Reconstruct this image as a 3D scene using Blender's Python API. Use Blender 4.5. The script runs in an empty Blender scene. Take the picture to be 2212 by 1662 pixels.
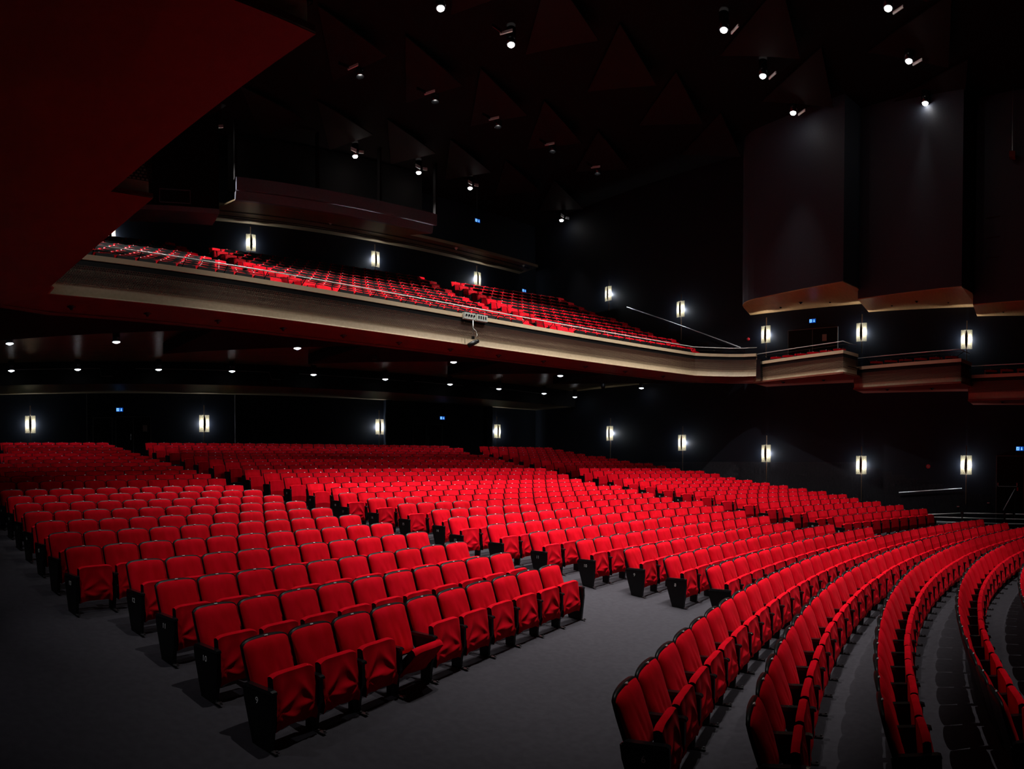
import bpy, math, random
import numpy as np
from mathutils import Matrix, Vector

# ------------------------------------------------------------------ scene, camera, world, lights
scene = bpy.context.scene
COL = scene.collection
RND = random.Random(7)
Z0 = 2.6                       # eye height of the camera above the datum (row five floor)
CAMX, CAMY = -12.114, 18.798   # house-side aisle; origin = centre of the seating arcs, +y towards the rear wall
HEAD, TILT, FPX = math.radians(39.863), -0.0175, 1365.8

cam = bpy.data.cameras.new('camera')
cam.type = 'PANO'              # the photograph is a stitched cylindrical panorama (about 93 degrees wide)
cam.panorama_type = 'CENTRAL_CYLINDRICAL'
cam.central_cylindrical_range_u_min = -1106.0 / FPX
cam.central_cylindrical_range_u_max = 1106.0 / FPX
cam.central_cylindrical_range_v_min = -(1662 - 1033.28) / FPX
cam.central_cylindrical_range_v_max = 1033.28 / FPX
cam.central_cylindrical_radius = 1.0
cam.clip_start = 0.05
cam.clip_end = 200
camo = bpy.data.objects.new('camera', cam)
camo.location = (CAMX, CAMY, Z0)
camo.rotation_euler = (math.pi / 2 + TILT, 0, -HEAD)
COL.objects.link(camo)
scene.camera = camo

world = bpy.data.worlds.new('world')
world.use_nodes = True
world.node_tree.nodes['Background'].inputs[0].default_value = (0, 0, 0, 1)
world.node_tree.nodes['Background'].inputs[1].default_value = 0.0
scene.world = world
vs = scene.view_settings
vs.view_transform = 'Standard'
vs.look = 'None'
vs.exposure = 0.0
vs.gamma = 1.0
vs.use_curve_mapping = False

P_CEIL, P_UNDER, P_SCONCE = 3200.0, 85.0, 64.0     # watts of a ceiling lamp, an under-balcony downlight, a wall lamp


def spot(loc, power, size, blend, color, radius=0.06, aim=None):
    l = bpy.data.lights.new('lamp_light', 'SPOT')
    l.energy = power
    l.spot_size = math.radians(size)
    l.spot_blend = blend
    l.color = color
    l.shadow_soft_size = radius
    o = bpy.data.objects.new('lamp_light', l)
    o.location = loc
    if aim is not None:
        o.rotation_euler = (Vector(aim) - Vector(loc)).to_track_quat('-Z', 'Y').to_euler()
    COL.objects.link(o)
    return o


def point(loc, power, color, radius=0.03):
    l = bpy.data.lights.new('bulb_light', 'POINT')
    l.energy = power
    l.color = color
    l.shadow_soft_size = radius
    o = bpy.data.objects.new('bulb_light', l)
    o.location = loc
    COL.objects.link(o)
    return o


# ------------------------------------------------------------------ materials
def mat(name, col, rough=0.6, metal=0.0, spec=0.5, sheen=0.0, sheen_tint=(1, 1, 1), coat=0.0):
    m = bpy.data.materials.new(name)
    m.use_nodes = True
    b = m.node_tree.nodes['Principled BSDF']
    b.inputs['Base Color'].default_value = (*col, 1)
    b.inputs['Roughness'].default_value = rough
    b.inputs['Metallic'].default_value = metal
    b.inputs['Specular IOR Level'].default_value = spec
    if sheen:
        b.inputs['Sheen Weight'].default_value = sheen
        b.inputs['Sheen Tint'].default_value = (*sheen_tint, 1)
        b.inputs['Sheen Roughness'].default_value = 0.4
    if coat:
        b.inputs['Coat Weight'].default_value = coat
    return m


def nd(m, kind):
    return m.node_tree.nodes.new(kind)


def noise_into(m, scale, c0, c1, detail=4.0, stretch=(1, 1, 1), lo=0.35, hi=0.65, bump=0.0, bump_dist=0.004, rnd=False):
    lk = m.node_tree.links.new
    b = m.node_tree.nodes['Principled BSDF']
    tc, mp, nz, cr = nd(m, 'ShaderNodeTexCoord'), nd(m, 'ShaderNodeMapping'), nd(m, 'ShaderNodeTexNoise'), nd(m, 'ShaderNodeValToRGB')
    mp.inputs['Scale'].default_value = stretch
    nz.inputs['Scale'].default_value = scale
    nz.inputs['Detail'].default_value = detail
    cr.color_ramp.elements[0].position = lo
    cr.color_ramp.elements[1].position = hi
    cr.color_ramp.elements[0].color = (*c0, 1)
    cr.color_ramp.elements[1].color = (*c1, 1)
    lk(tc.outputs['Object'], mp.inputs['Vector'])
    if rnd:
        oi = nd(m, 'ShaderNodeObjectInfo')
        mul = nd(m, 'ShaderNodeMath')
        mul.operation = 'MULTIPLY'
        mul.inputs[1].default_value = 37.0
        cx = nd(m, 'ShaderNodeCombineXYZ')
        lk(oi.outputs['Random'], mul.inputs[0])
        lk(mul.outputs[0], cx.inputs[0])
        lk(cx.outputs[0], mp.inputs['Location'])
    lk(mp.outputs['Vector'], nz.inputs['Vector'])
    lk(nz.outputs[0], cr.inputs['Fac'])
    lk(cr.outputs['Color'], b.inputs['Base Color'])
    if bump:
        bp = nd(m, 'ShaderNodeBump')
        bp.inputs['Strength'].default_value = bump
        bp.inputs['Distance'].default_value = bump_dist
        lk(nz.outputs[0], bp.inputs['Height'])
        lk(bp.outputs['Normal'], b.inputs['Normal'])
    return m


def emit(name, col, strength):
    m = bpy.data.materials.new(name)
    m.use_nodes = True
    nt = m.node_tree
    nt.nodes.clear()
    e, o = nt.nodes.new('ShaderNodeEmission'), nt.nodes.new('ShaderNodeOutputMaterial')
    e.inputs[0].default_value = (*col, 1)
    e.inputs[1].default_value = strength
    nt.links.new(e.outputs[0], o.inputs[0])
    return m


M_RED = noise_into(mat('red_velvet', (.6, .001, .012), .85, spec=.06, sheen=.06, sheen_tint=(1, .2, .25)), 9, (.58, .0006, .0075), (.70, .0012, .014),
                   stretch=(1, 1, .25), bump=.35, bump_dist=.012, rnd=True)
M_BLACK = mat('black_shell', (.0032, .0034, .0037), .45, spec=.3)
M_GLOSS = mat('black_lacquer', (.008, .008, .009), .16)
M_METAL = mat('brushed_steel', (.62, .62, .6), .32, 1.0)
M_RAIL = mat('rail_steel', (.8, .81, .82), .3, .35)
M_PLATE = mat('seat_plate_tin', (.78, .82, .82), .4, .2)
M_FOOT = mat('foot_steel', (.10, .10, .105), .35, .8)
M_NUM = mat('number_white', (.93, .93, .9), .5)
M_CARPET = noise_into(mat('carpet', (.05, .05, .055), .95, spec=.05), 14, (.039, .0365, .043), (.046, .0435, .051), detail=8, bump=.3, bump_dist=.004)
M_WALL = noise_into(mat('black_wall', (.008, .01, .015), .65, spec=.2), 60, (.0055, .0072, .0125), (.0085, .011, .018), bump=.15, bump_dist=.002)
M_BAY = noise_into(mat('bay_paint', (.02, .02, .024), .6, spec=.3), 45, (.026, .031, .046), (.040, .046, .062), bump=.15, bump_dist=.002)
M_CEIL = mat('ceiling_black', (.006, .005, .005), .8, spec=.1)
M_CPANEL = mat('ceiling_oxblood', (.009, .0025, .002), .7, spec=.2)
M_CREAM = noise_into(mat('cream_plaster', (.62, .47, .29), .55), 14, (.44, .33, .20), (.50, .38, .235), stretch=(1, 1, 1), bump=.08, bump_dist=.003)
M_CAP = mat('cream_cap', (.66, .52, .33), .5)
M_SOFFIT = noise_into(mat('oxblood_soffit', (.16, .02, .01), .5), 2.0, (.165, .024, .011), (.195, .028, .013))
M_BAYSOF = noise_into(mat('copper_soffit', (.4, .17, .06), .38), 7, (.40, .215, .085), (.50, .28, .115), stretch=(.4, 6, 1))
M_WOOD = noise_into(mat('dark_wood', (.1, .06, .035), .27, .45), 3, (.20, .13, .06), (.30, .20, .10), stretch=(.25, 34, 1), bump=.8, bump_dist=.012)
M_OLIVE = mat('brown_ceiling', (.16, .11, .06), .5)
M_BOOTH = noise_into(mat('booth_grey', (.08, .085, .1), .6), 40, (.12, .13, .165), (.16, .17, .21), bump=.2, bump_dist=.003)
M_LAMP = emit('lamp_white', (1, .98, .95), 30.0)
M_DOWN = emit('downlight_white', (.82, .9, 1), 9.0)
M_BRASS = noise_into(mat('mottled_brass', (.42, .27, .16), .4, .6), 70, (.25, .15, .09), (.6, .42, .26))
M_TRIM = mat('dull_trim', (.12, .115, .10), .5, .2)
M_DOOR = mat('door_black', (.008, .008, .009), .7, spec=.15)
M_SIGN = emit('sign_blue', (.004, .07, .45), 1.0)
M_PICT = emit('sign_pictogram', (.25, .62, 1), 1.3)
M_REDP = mat('red_plastic', (.5, .01, .02), .4)
M_WHITEP = mat('pale_grey_plastic', (.55, .58, .52), .5)
M_PAPER = mat('notice_paper', (.4, .33, .28), .8)
M_BAFFLE = mat('baffle_white', (.8, .82, .8), .6)


def glass_panel():
    m = bpy.data.materials.new('mottled_lamp_glass')
    m.use_nodes = True
    nt = m.node_tree
    nt.nodes.clear()
    N, L = nt.nodes.new, nt.links.new
    tc, v, cr = N('ShaderNodeTexCoord'), N('ShaderNodeTexNoise'), N('ShaderNodeValToRGB')
    v.inputs['Scale'].default_value = 55
    v.inputs['Detail'].default_value = 3
    cr.color_ramp.elements[0].position, cr.color_ramp.elements[1].position = .38, .62
    cr.color_ramp.elements[0].color = (.068, .050, .026, 1)
    cr.color_ramp.elements[1].color = (.28, .235, .15, 1)
    t, d, mx, o = N('ShaderNodeBsdfTranslucent'), N('ShaderNodeBsdfDiffuse'), N('ShaderNodeMixShader'), N('ShaderNodeOutputMaterial')
    mx.inputs[0].default_value = .35
    L(tc.outputs['Object'], v.inputs['Vector'])
    L(v.outputs[0], cr.inputs['Fac'])
    L(cr.outputs['Color'], t.inputs['Color'])
    L(cr.outputs['Color'], d.inputs['Color'])
    L(t.outputs[0], mx.inputs[1])
    L(d.outputs[0], mx.inputs[2])
    L(mx.outputs[0], o.inputs[0])
    return m


M_GLASS = glass_panel()


def perforated():
    """bronze sheet with rows of slots; the UV map carries metres along the sheet and metres up it"""
    m = mat('perforated_bronze', (.06, .024, .012), .55, .1)
    nt = m.node_tree
    N, L = nt.nodes.new, nt.links.new
    b = nt.nodes['Principled BSDF']
    out = nt.nodes['Material Output']
    uv, sp = N('ShaderNodeUVMap'), N('ShaderNodeSeparateXYZ')
    L(uv.outputs[0], sp.inputs[0])

    def math_(op, a, bv):
        n = N('ShaderNodeMath')
        n.operation = op
        if isinstance(a, (int, float)):
            n.inputs[0].default_value = a
        else:
            L(a, n.inputs[0])
        if bv is not None:
            if isinstance(bv, (int, float)):
                n.inputs[1].default_value = bv
            else:
                L(bv, n.inputs[1])
        return n.outputs[0]
    row = math_('DIVIDE', sp.outputs[1], .042)
    odd = math_('MULTIPLY', math_('MODULO', math_('FLOOR', row, None), 2.0), .5)
    colx = math_('FRACT', math_('ADD', math_('DIVIDE', sp.outputs[0], .062), odd), None)
    fy = math_('FRACT', row, None)
    hx = math_('LESS_THAN', math_('ABSOLUTE', math_('SUBTRACT', colx, .5), None), .31)
    hy = math_('LESS_THAN', math_('ABSOLUTE', math_('SUBTRACT', fy, .5), None), .27)
    hole = math_('MULTIPLY', hx, hy)
    tr, mx = N('ShaderNodeBsdfTransparent'), N('ShaderNodeMixShader')
    L(hole, mx.inputs[0])
    L(b.outputs[0], mx.inputs[1])
    L(tr.outputs[0], mx.inputs[2])
    L(mx.outputs[0], out.inputs[0])
    return m


M_PERF = perforated()


# ------------------------------------------------------------------ mesh helpers
class MB:
    def __init__(s):
        s.v, s.f, s.m, s.uv = [], [], [], None

    def add(s, vs_, fs, mi=0):
        o = len(s.v)
        s.v += [tuple(p) for p in vs_]
        s.f += [tuple(i + o for i in f) for f in fs]
        s.m += [mi] * len(fs)
        return s

    def box(s, c, d, mi=0, rot=None, taper=1.0):
        x, y, z = d[0] / 2, d[1] / 2, d[2] / 2
        p = [Vector((sx * x * (taper if sz > 0 else 1), sy * y * (taper if sz > 0 else 1), sz * z)) for sz in (-1, 1) for sy in (-1, 1) for sx in (-1, 1)]
        if rot is not None:
            p = [rot @ q for q in p]
        p = [q + Vector(c) for q in p]
        return s.add(p, [(0, 2, 3, 1), (4, 5, 7, 6), (0, 1, 5, 4), (2, 6, 7, 3), (0, 4, 6, 2), (1, 3, 7, 5)], mi)

    def prism(s, poly, x0, x1, mi=0):
        """polygon in (y, z), extruded along x"""
        n = len(poly)
        p = [(x0, a, b) for a, b in poly] + [(x1, a, b) for a, b in poly]
        f = [tuple(range(n)), tuple(range(2 * n - 1, n - 1, -1))]
        f += [(i, i + n, (i + 1) % n + n, (i + 1) % n) for i in range(n)]
        return s.add(p, f, mi)

    def zprism(s, poly, z0, z1, mi=0, zs0=None, zs1=None):
        """polygon in (x, y), extruded along z"""
        n = len(poly)
        b0 = zs0 or [z0] * n
        b1 = zs1 or [z1] * n
        p = [(a, b, b0[i]) for i, (a, b) in enumerate(poly)] + [(a, b, b1[i]) for i, (a, b) in enumerate(poly)]
        f = [tuple(range(n - 1, -1, -1)), tuple(range(n, 2 * n))]
        f += [(i, (i + 1) % n, (i + 1) % n + n, i + n) for i in range(n)]
        return s.add(p, f, mi)

    def tube(s, path, r, n=8, mi=0):
        path = [Vector(p) for p in path]
        rings = []
        for i, p in enumerate(path):
            t = (path[min(i + 1, len(path) - 1)] - path[max(i - 1, 0)]).normalized()
            a = t.orthogonal().normalized() if abs(t.z) > .95 else t.cross(Vector((0, 0, 1))).normalized()
            b = t.cross(a)
            rings.append([p + a * r * math.cos(k * 2 * math.pi / n) + b * r * math.sin(k * 2 * math.pi / n) for k in range(n)])
        vs_ = [q for rg in rings for q in rg]
        f = [(i * n + k, i * n + (k + 1) % n, (i + 1) * n + (k + 1) % n, (i + 1) * n + k) for i in range(len(path) - 1) for k in range(n)]
        f += [tuple(range(n - 1, -1, -1)), tuple((len(path) - 1) * n + k for k in range(n))]
        return s.add(vs_, f, mi)

    def disc(s, c, r, n=16, mi=0, up=False):
        p = [(c[0] + r * math.cos(k * 2 * math.pi / n), c[1] + r * math.sin(k * 2 * math.pi / n), c[2]) for k in range(n)]
        return s.add(p, [tuple(range(n)) if up else tuple(range(n - 1, -1, -1))], mi)

    def lathe(s, prof, c=(0, 0, 0), n=16, mi=0):
        """profile of (radius, z), turned about z"""
        vs_ = [(c[0] + r * math.cos(k * 2 * math.pi / n), c[1] + r * math.sin(k * 2 * math.pi / n), c[2] + z) for r, z in prof for k in range(n)]
        f = [(i * n + k, i * n + (k + 1) % n, (i + 1) * n + (k + 1) % n, (i + 1) * n + k) for i in range(len(prof) - 1) for k in range(n)]
        return s.add(vs_, f, mi)

    def grid(s, fn, nu, nv, mi=0):
        vs_ = [fn(i / nu, j / nv) for j in range(nv + 1) for i in range(nu + 1)]
        w = nu + 1
        f = [(j * w + i, j * w + i + 1, (j + 1) * w + i + 1, (j + 1) * w + i) for j in range(nv) for i in range(nu)]
        return s.add(vs_, f, mi)

    def mesh(s, name, mats, smooth=False):
        me = bpy.data.meshes.new(name)
        me.from_pydata(s.v, [], s.f)
        for m in mats:
            me.materials.append(m)
        me.polygons.foreach_set('material_index', s.m)
        if smooth:
            me.polygons.foreach_set('use_smooth', [True] * len(s.f))
        me.update()
        return me


def link(name, data, parent=None, loc=None, rotz=None):
    o = bpy.data.objects.new(name, data)
    COL.objects.link(o)
    if parent is not None:
        o.parent = parent
    if loc is not None:
        o.location = loc
    if rotz is not None:
        o.rotation_euler = (0, 0, rotz)
    return o


def obj(name, mb, m, parent=None, smooth=False, kind=None):
    o = link(name, mb.mesh(name, m if isinstance(m, (list, tuple)) else [m], smooth), parent)
    if kind:
        o['kind'] = kind
    return o


def tag(o, label, cat, group=None):
    o['label'] = label
    o['category'] = cat
    if group:
        o['group'] = group
    return o


def thing(name, label, cat, loc=(0, 0, 0), rotz=0.0, group=None):
    return tag(link(name, None, None, loc, rotz), label, cat, group)


def struct(name, mb, m, parent=None, smooth=False):
    o = obj(name, mb, m, parent, smooth)
    if parent is None:
        o['kind'] = 'structure'
    return o


ORD = ['first', 'second', 'third', 'fourth', 'fifth', 'sixth', 'seventh', 'eighth', 'ninth', 'tenth', 'eleventh', 'twelfth', 'thirteenth',
       'fourteenth', 'fifteenth', 'sixteenth', 'seventeenth', 'eighteenth', 'nineteenth', 'twentieth', 'twenty-first', 'twenty-second',
       'twenty-third', 'twenty-fourth', 'twenty-fifth', 'twenty-sixth', 'twenty-seventh', 'twenty-eighth', 'twenty-ninth', 'thirtieth',
       'thirty-first', 'thirty-second', 'thirty-third', 'thirty-fourth', 'thirty-fifth']

# ------------------------------------------------------------------ seating geometry (polar about the stage centre, azimuth AX along +y)
AX = 147.2


def pol(R, az):
    a = math.radians(AX - az)
    return R * math.sin(a), R * math.cos(a)


def rowR(n):
    return {6: 23.445, 5: 22.46, 4: 21.51, 3: 20.56, 2: 19.6, 1: 18.65}.get(n, 26.163 + (n - 9) * .8656)


PLATE = {1: -1.93, 2: -1.875, 3: -1.82, 4: -1.765, 5: -1.72, 6: -1.657, 7: -1.584, 8: -1.51, 9: -1.436, 10: -1.322, 11: -1.213, 12: -1.107, 13: -1.004,
         14: -.903, 15: -.805, 16: -.708, 17: -.609, 18: -.509, 19: -.411, 20: -.255, 21: -.139, 22: -.03, 23: .088, 24: .207, 25: .32, 26: .44,
         27: .563, 28: .689, 29: .815, 30: .942, 31: 1.07}
SEAT_H = .80


def base(n):
    return PLATE[n] + Z0 - SEAT_H


W = .55
LSTART = {9: 170.85, 10: 170.62, 11: 170.41, 12: 170.19, 13: 171.05, 14: 170.83, 15: 170.61, 16: 170.42, 17: 170.21, 18: 170.01, 19: 169.84, 20: 169.68,
          21: 169.48, 22: 168.48, 23: 168.35, 24: 168.21, 25: 167.32, 26: 167.22, 27: 167.1, 28: 166.29, 29: 166.2, 30: 166.15, 31: 166.03}
LEND = {22: 160.89, 23: 160.94, 24: 160.97, 25: 161.01, 26: 161.05, 27: 161.08, 28: 161.12, 29: 161.12, 30: 161.16, 31: 161.1}
MSTART = {7: 155.32, 8: 154.87, 9: 154.59, 10: 155.14, 11: 155.73, 12: 156.17, 13: 156.58, 14: 155.96, 15: 156.38, 16: 156.74, 17: 157.11, 18: 156.5,
          19: 156.86, 20: 157.2, 21: 157.48, 22: 157.76, 23: 157.23, 24: 157.52, 25: 157.8, 26: 158.08, 27: 158.3, 28: 157.83, 29: 158.21, 30: 158.51, 31: 158.55}
MEND = {7: 137.51, 8: 138.67, 9: 139.89, 10: 139.74, 11: 139.73, 12: 139.6, 13: 139.42, 14: 140.36, 15: 140.19, 16: 140.05, 17: 139.88, 18: 140.64,
        19: 140.45, 20: 140.26, 21: 139.83, 22: 139.94, 23: 140.61, 24: 140.45, 25: 140.32, 26: 140.2, 27: 140.03, 28: 140.63, 29: 140.48, 30: 140.31, 31: 140.2}
RSTART = {9: 134.45, 10: 134.76, 11: 135.02, 12: 135.31, 13: 135.51, 14: 135.7, 15: 135.88, 16: 136.06, 17: 136.21, 18: 136.35, 19: 136.49, 20: 136.58,
          21: 136.69, 22: 136.78, 23: 136.87, 24: 136.92, 25: 137.08, 26: 137.15, 27: 137.22, 28: 137.3, 29: 137.4, 30: 137.47, 31: 137.62}
REND = {9: 123.73, 10: 124.29, 11: 124.93, 12: 125.44, 13: 124.73, 14: 125.31, 15: 125.76, 16: 126.21, 17: 126.61, 18: 127.01, 19: 127.45, 20: 127.93,
        21: 128.2, 22: 129.23, 23: 129.49, 24: 129.81, 25: 130.79, 26: 131.02, 27: 131.24, 28: 132.14, 29: 132.33, 30: 132.49, 31: 132.7}
FRONT = {6: (168.21, .539), 5: (168.27, .548), 4: (167.6, .52), 3: (167.0, .54), 2: (166.4, .54), 1: (165.8, .54)}


def project(x, y, z):
    dx, dy, up = x - CAMX, y - CAMY, z - Z0
    fw = dx * math.sin(HEAD) + dy * math.cos(HEAD)
    rt = dx * math.cos(HEAD) - dy * math.sin(HEAD)
    fw, up = fw * math.cos(TILT) + up * math.sin(TILT), -fw * math.sin(TILT) + up * math.cos(TILT)
    return 1106 + FPX * math.atan2(rt, fw), 1033.28 - FPX * up / math.hypot(rt, fw)


SEATS = []      # (block, row, index, count, x, y, z, rotation, width)


def add_row(block, n, az0, count, w, R=None, z=None):
    R = R or rowR(n)
    z = base(n) if z is None else z
    st = math.degrees(2 * math.asin(w / 2 / R))
    for i in range(count):
        az = az0 - i * st
        x, y = pol(R, az)
        SEATS.append((block, n, i, count, x, y, z, -math.radians(AX - az), w))


for n in range(9, 32):
    st = math.degrees(W / rowR(n))
    cnt = 10 if n <= 12 else 11 if n <= 21 else round((LSTART[n] - LEND[n]) / st) + 1
    add_row('aisle block', n, LSTART[n], cnt, W)
for n in range(7, 32):
    st = math.degrees(W / rowR(n))
    add_row('middle block', n, MSTART[n], round((MSTART[n] - MEND[n]) / st) + 1, W)
for n in range(9, 32):
    st = math.degrees(W / rowR(n))
    add_row('lamp wall block', n, RSTART[n], round((RSTART[n] - REND[n]) / st) + 1, W)
for n, (a, w) in FRONT.items():
    st = math.degrees(w / rowR(n))
    add_row('front block', n, a, round((a - 124.75) / st) + 1, w)

# ------------------------------------------------------------------ the setting: floor, walls, ceiling
XL, XR, YR, YF, ZC = -16.2, 12.9, 46.6, 10.0, 16.7


def clampxy(x, y):
    return min(max(x, XL), XR), min(max(y, YF), YR)


prof = [(15.0, base(1) - .25)]
for n in range(1, 12):
    prof.append((rowR(n) - .25, base(n)))
for n in range(12, 32):
    prof += [(rowR(n) - .47, prof[-1][1]), (rowR(n) - .468, base(n))]
prof.append((50.5, base(31)))
fl = MB()
na = 96
for (r0, z0), (r1, z1) in zip(prof[:-1], prof[1:]):
    p, f = [], []
    azs = [95 + k * (160.6 - 95) / 64 for k in range(65)]
    for az in azs:
        for r, z in ((r0, z0), (r1, z1)):
            x, y = clampxy(*pol(r, az))
            p.append((x, y, z))
    fl.add(p, [(2 * k, 2 * k + 2, 2 * k + 3, 2 * k + 1) for k in range(64)])
ramp = [(15.0, base(1) - .25)] + [(rowR(n) - .25, base(n)) for n in range(1, 32)] + [(50.5, base(31))]
for (r0, z0), (r1, z1) in zip(ramp[:-1], ramp[1:]):       # the side aisle is a smooth ramp
    p = []
    for k in range(33):
        az = 160.6 + k * (215 - 160.6) / 32
        for r, z in ((r0, z0), (r1, z1)):
            x, y = clampxy(*pol(r, az))
            p.append((x, y, z))
    fl.add(p, [(2 * k, 2 * k + 2, 2 * k + 3, 2 * k + 1) for k in range(32)])
struct('floor', fl, M_CARPET)
ZF = -0.6


def wall(name, c, d, m=M_WALL):
    return struct(name, MB().box(c, d), m)


w_right = wall('wall_right', (XR + .15, (YF + YR) / 2, (ZC + ZF) / 2), (.3, YR - YF + .6, ZC - ZF))
w_rear = wall('wall_rear', ((XL + XR) / 2, YR + .15, (ZC + ZF) / 2), (XR - XL + .6, .3, ZC - ZF))
w_left = wall('wall_left', (XL - .15, (YF + YR) / 2, (ZC + ZF) / 2), (.3, YR - YF + .6, ZC - ZF))
ceil = struct('ceiling', MB().box(((XL + XR) / 2, (YF + YR) / 2, ZC + .15), (XR - XL + .6, YR - YF + .6, .3)), M_CEIL)
# folded ceiling sails, each a slightly tilted triangle hung below the slab
for i, yy in enumerate([22.0, 26.6, 31.6, 36.4, 41.0]):
    for j in range(8):
        x0 = -12.0 + j * 3.05 + (i % 2) * 1.2
        if x0 + 2.7 > XR - .6:
            continue
        a, b, c_ = (x0, yy + .3, ZC - .12), (x0 + 2.7, yy + .9, ZC - .55), (x0 + 1.9, yy + 3.5, ZC - .15)
        d = MB().add([a, b, c_, (a[0], a[1], a[2] + .05), (b[0], b[1], b[2] + .05), (c_[0], c_[1], c_[2] + .05)],
                     [(0, 2, 1), (3, 4, 5), (0, 1, 4, 3), (1, 2, 5, 4), (2, 0, 3, 5)])
        obj('ceiling_panel', d, M_CPANEL, ceil)


def strip(path_lo, path_hi, z_lo=None, z_hi=None, uv=False):
    """quad strip between two polylines of (x, y, z)"""
    mb = MB()
    n = len(path_lo)
    mb.add(list(path_lo) + list(path_hi), [(i, i + 1, n + i + 1, n + i) for i in range(n - 1)])
    return mb


def put_uv(o, path, h):
    """UV = metres along path, metres of height, for a strip of two rows"""
    n = len(path)
    s = [0.0]
    for a, b in zip(path[:-1], path[1:]):
        s.append(s[-1] + math.dist(a[:2], b[:2]))
    me = o.data
    ul = me.uv_layers.new(name='UVMap')
    for p in me.polygons:
        for li in p.loop_indices:
            vi = me.loops[li].vertex_index
            ul.data[li].uv = (s[vi % n], h if vi >= n else 0.0)


def offset_path(path, d):
    """shift a polyline sideways by d, to the right of its direction"""
    out = []
    for i, p in enumerate(path):
        a, b = path[max(i - 1, 0)], path[min(i + 1, len(path) - 1)]
        t = Vector((b[0] - a[0], b[1] - a[1])).normalized()
        out.append((p[0] + t.y * d, p[1] - t.x * d))
    return out


def parapet(parent, path, zb, zc, mesh_h=.42, deep=.13, cop=.12, band=.13):
    """cream coping, dark recess, cream raking fascia and the perforated bronze screen in front of it.
    path runs left to right seen from the stage, so the right-hand side is the auditorium side"""
    lift = lambda pp, z: [(x, y, z) for x, y in pp]
    fr = path
    bk = offset_path(path, -.16)
    # coping: closed section
    n = len(path)
    mb = MB()
    mb.add(lift(fr, zc - cop) + lift(fr, zc) + lift(bk, zc) + lift(bk, zc - cop),
           [(r * n + i, ((r + 1) % 4) * n + i, ((r + 1) % 4) * n + i + 1, r * n + i + 1) for r in range(4) for i in range(n - 1)] +
           [(0, 3 * n, 2 * n, n), (n - 1, 2 * n - 1, 3 * n - 1, 4 * n - 1)])
    obj('coping', mb, M_CAP, parent)
    h = zc - zb
    # fascia: raking, curved section from the recess under the coping down to the lip
    sec = [(-deep, zc - cop), (-deep, zb + h * .62), (-deep * .86, zb + h * .46), (-deep * .5, zb + h * .25), (-.06, zb + h * .05), (0.0, zb + .015), (0.0, zb), (-.05, zb)]
    mb = MB()
    for d, z in sec:
        mb.v += lift(offset_path(path, d), z)
    for r in range(len(sec) - 1):
        for i in range(n - 1):
            mb.f.append((r * n + i, r * n + i + 1, (r + 1) * n + i + 1, (r + 1) * n + i))
            mb.m.append(0)
    obj('fascia', mb, M_CREAM, parent, smooth=True)
    # black band under the coping
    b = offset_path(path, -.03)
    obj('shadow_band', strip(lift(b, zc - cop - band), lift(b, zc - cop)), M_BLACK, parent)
    sc = offset_path(path, -.015)
    o = obj('perforated_screen', strip(lift(sc, zc - cop - band - mesh_h), lift(sc, zc - cop - band)), M_PERF, parent)
    put_uv(o, sc, mesh_h)
    return o


def handrail(parent, path, z, zfoot, r=.015, posts=6, lean=.0):
    lift = [(x, y, z) for x, y in path]
    obj('handrail', MB().tube(lift, r), M_RAIL, parent, smooth=True)
    low = [(x, y, z - .12) for x, y in path]
    obj('lower_rail', MB().tube(low, r * .45, 6), M_GLOSS, parent, smooth=True)
    L = len(path)
    for k in range(posts):
        i = int(round((k + .5) * (L - 1) / posts))
        x, y = path[i]
        q = offset_path(path, -.28)[i]
        obj('rail_post', MB().tube([(x, y, z), (q[0], q[1], z - .16), (q[0], q[1], zfoot)], .013, 6), M_GLOSS, parent)


# ------------------------------------------------------------------ main balcony
BR = 35.07
arc = [pol(BR, 168.2 - k * (168.2 - 130.4) / 60) for k in range(61)]
front = [(-12.72, 31.2), (-12.62, 31.75), (-12.45, 32.3)] + arc + [(10.62, 33.1), (11.1, 32.5), (11.38, 31.95), (11.5, 31.4)]
balc = thing('balcony', 'long curved cream balcony with perforated bronze band spanning the hall', 'balcony')
ZB, ZCAP = 6.47, 7.43
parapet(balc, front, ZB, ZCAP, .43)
# soffit slab under the lip, then the dark return behind it
inner = [(x * 1.0, y) for x, y in offset_path(front, -1.42)]
n = len(front)
obj('soffit', strip([(x, y, ZB) for x, y in offset_path(front, -.05)], [(x, y, 6.37) for x, y in inner]), M_SOFFIT, balc)
obj('soffit_edge', strip([(x, y, 6.37) for x, y in inner], [(x, y, 6.44) for x, y in offset_path(front, -1.62)]), M_SOFFIT, balc)
obj('soffit_lip', MB().tube([(x, y, 6.375) for x, y in offset_path(front, -1.2)], .018, 6), M_SOFFIT, balc)
for k in range(5, n - 4, 5):
    x, y = offset_path(front, -.72)[k]
    obj('soffit_fitting', MB().lathe([(.001, -.07), (.03, -.07), (.05, -.03), (.11, 0), (.11, .02)], (x, y, 6.42), 10), M_GLOSS, balc, smooth=True)
handrail(balc, offset_path([p for p in front[2:]], -.12), 7.70, 7.3, posts=22)
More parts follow.
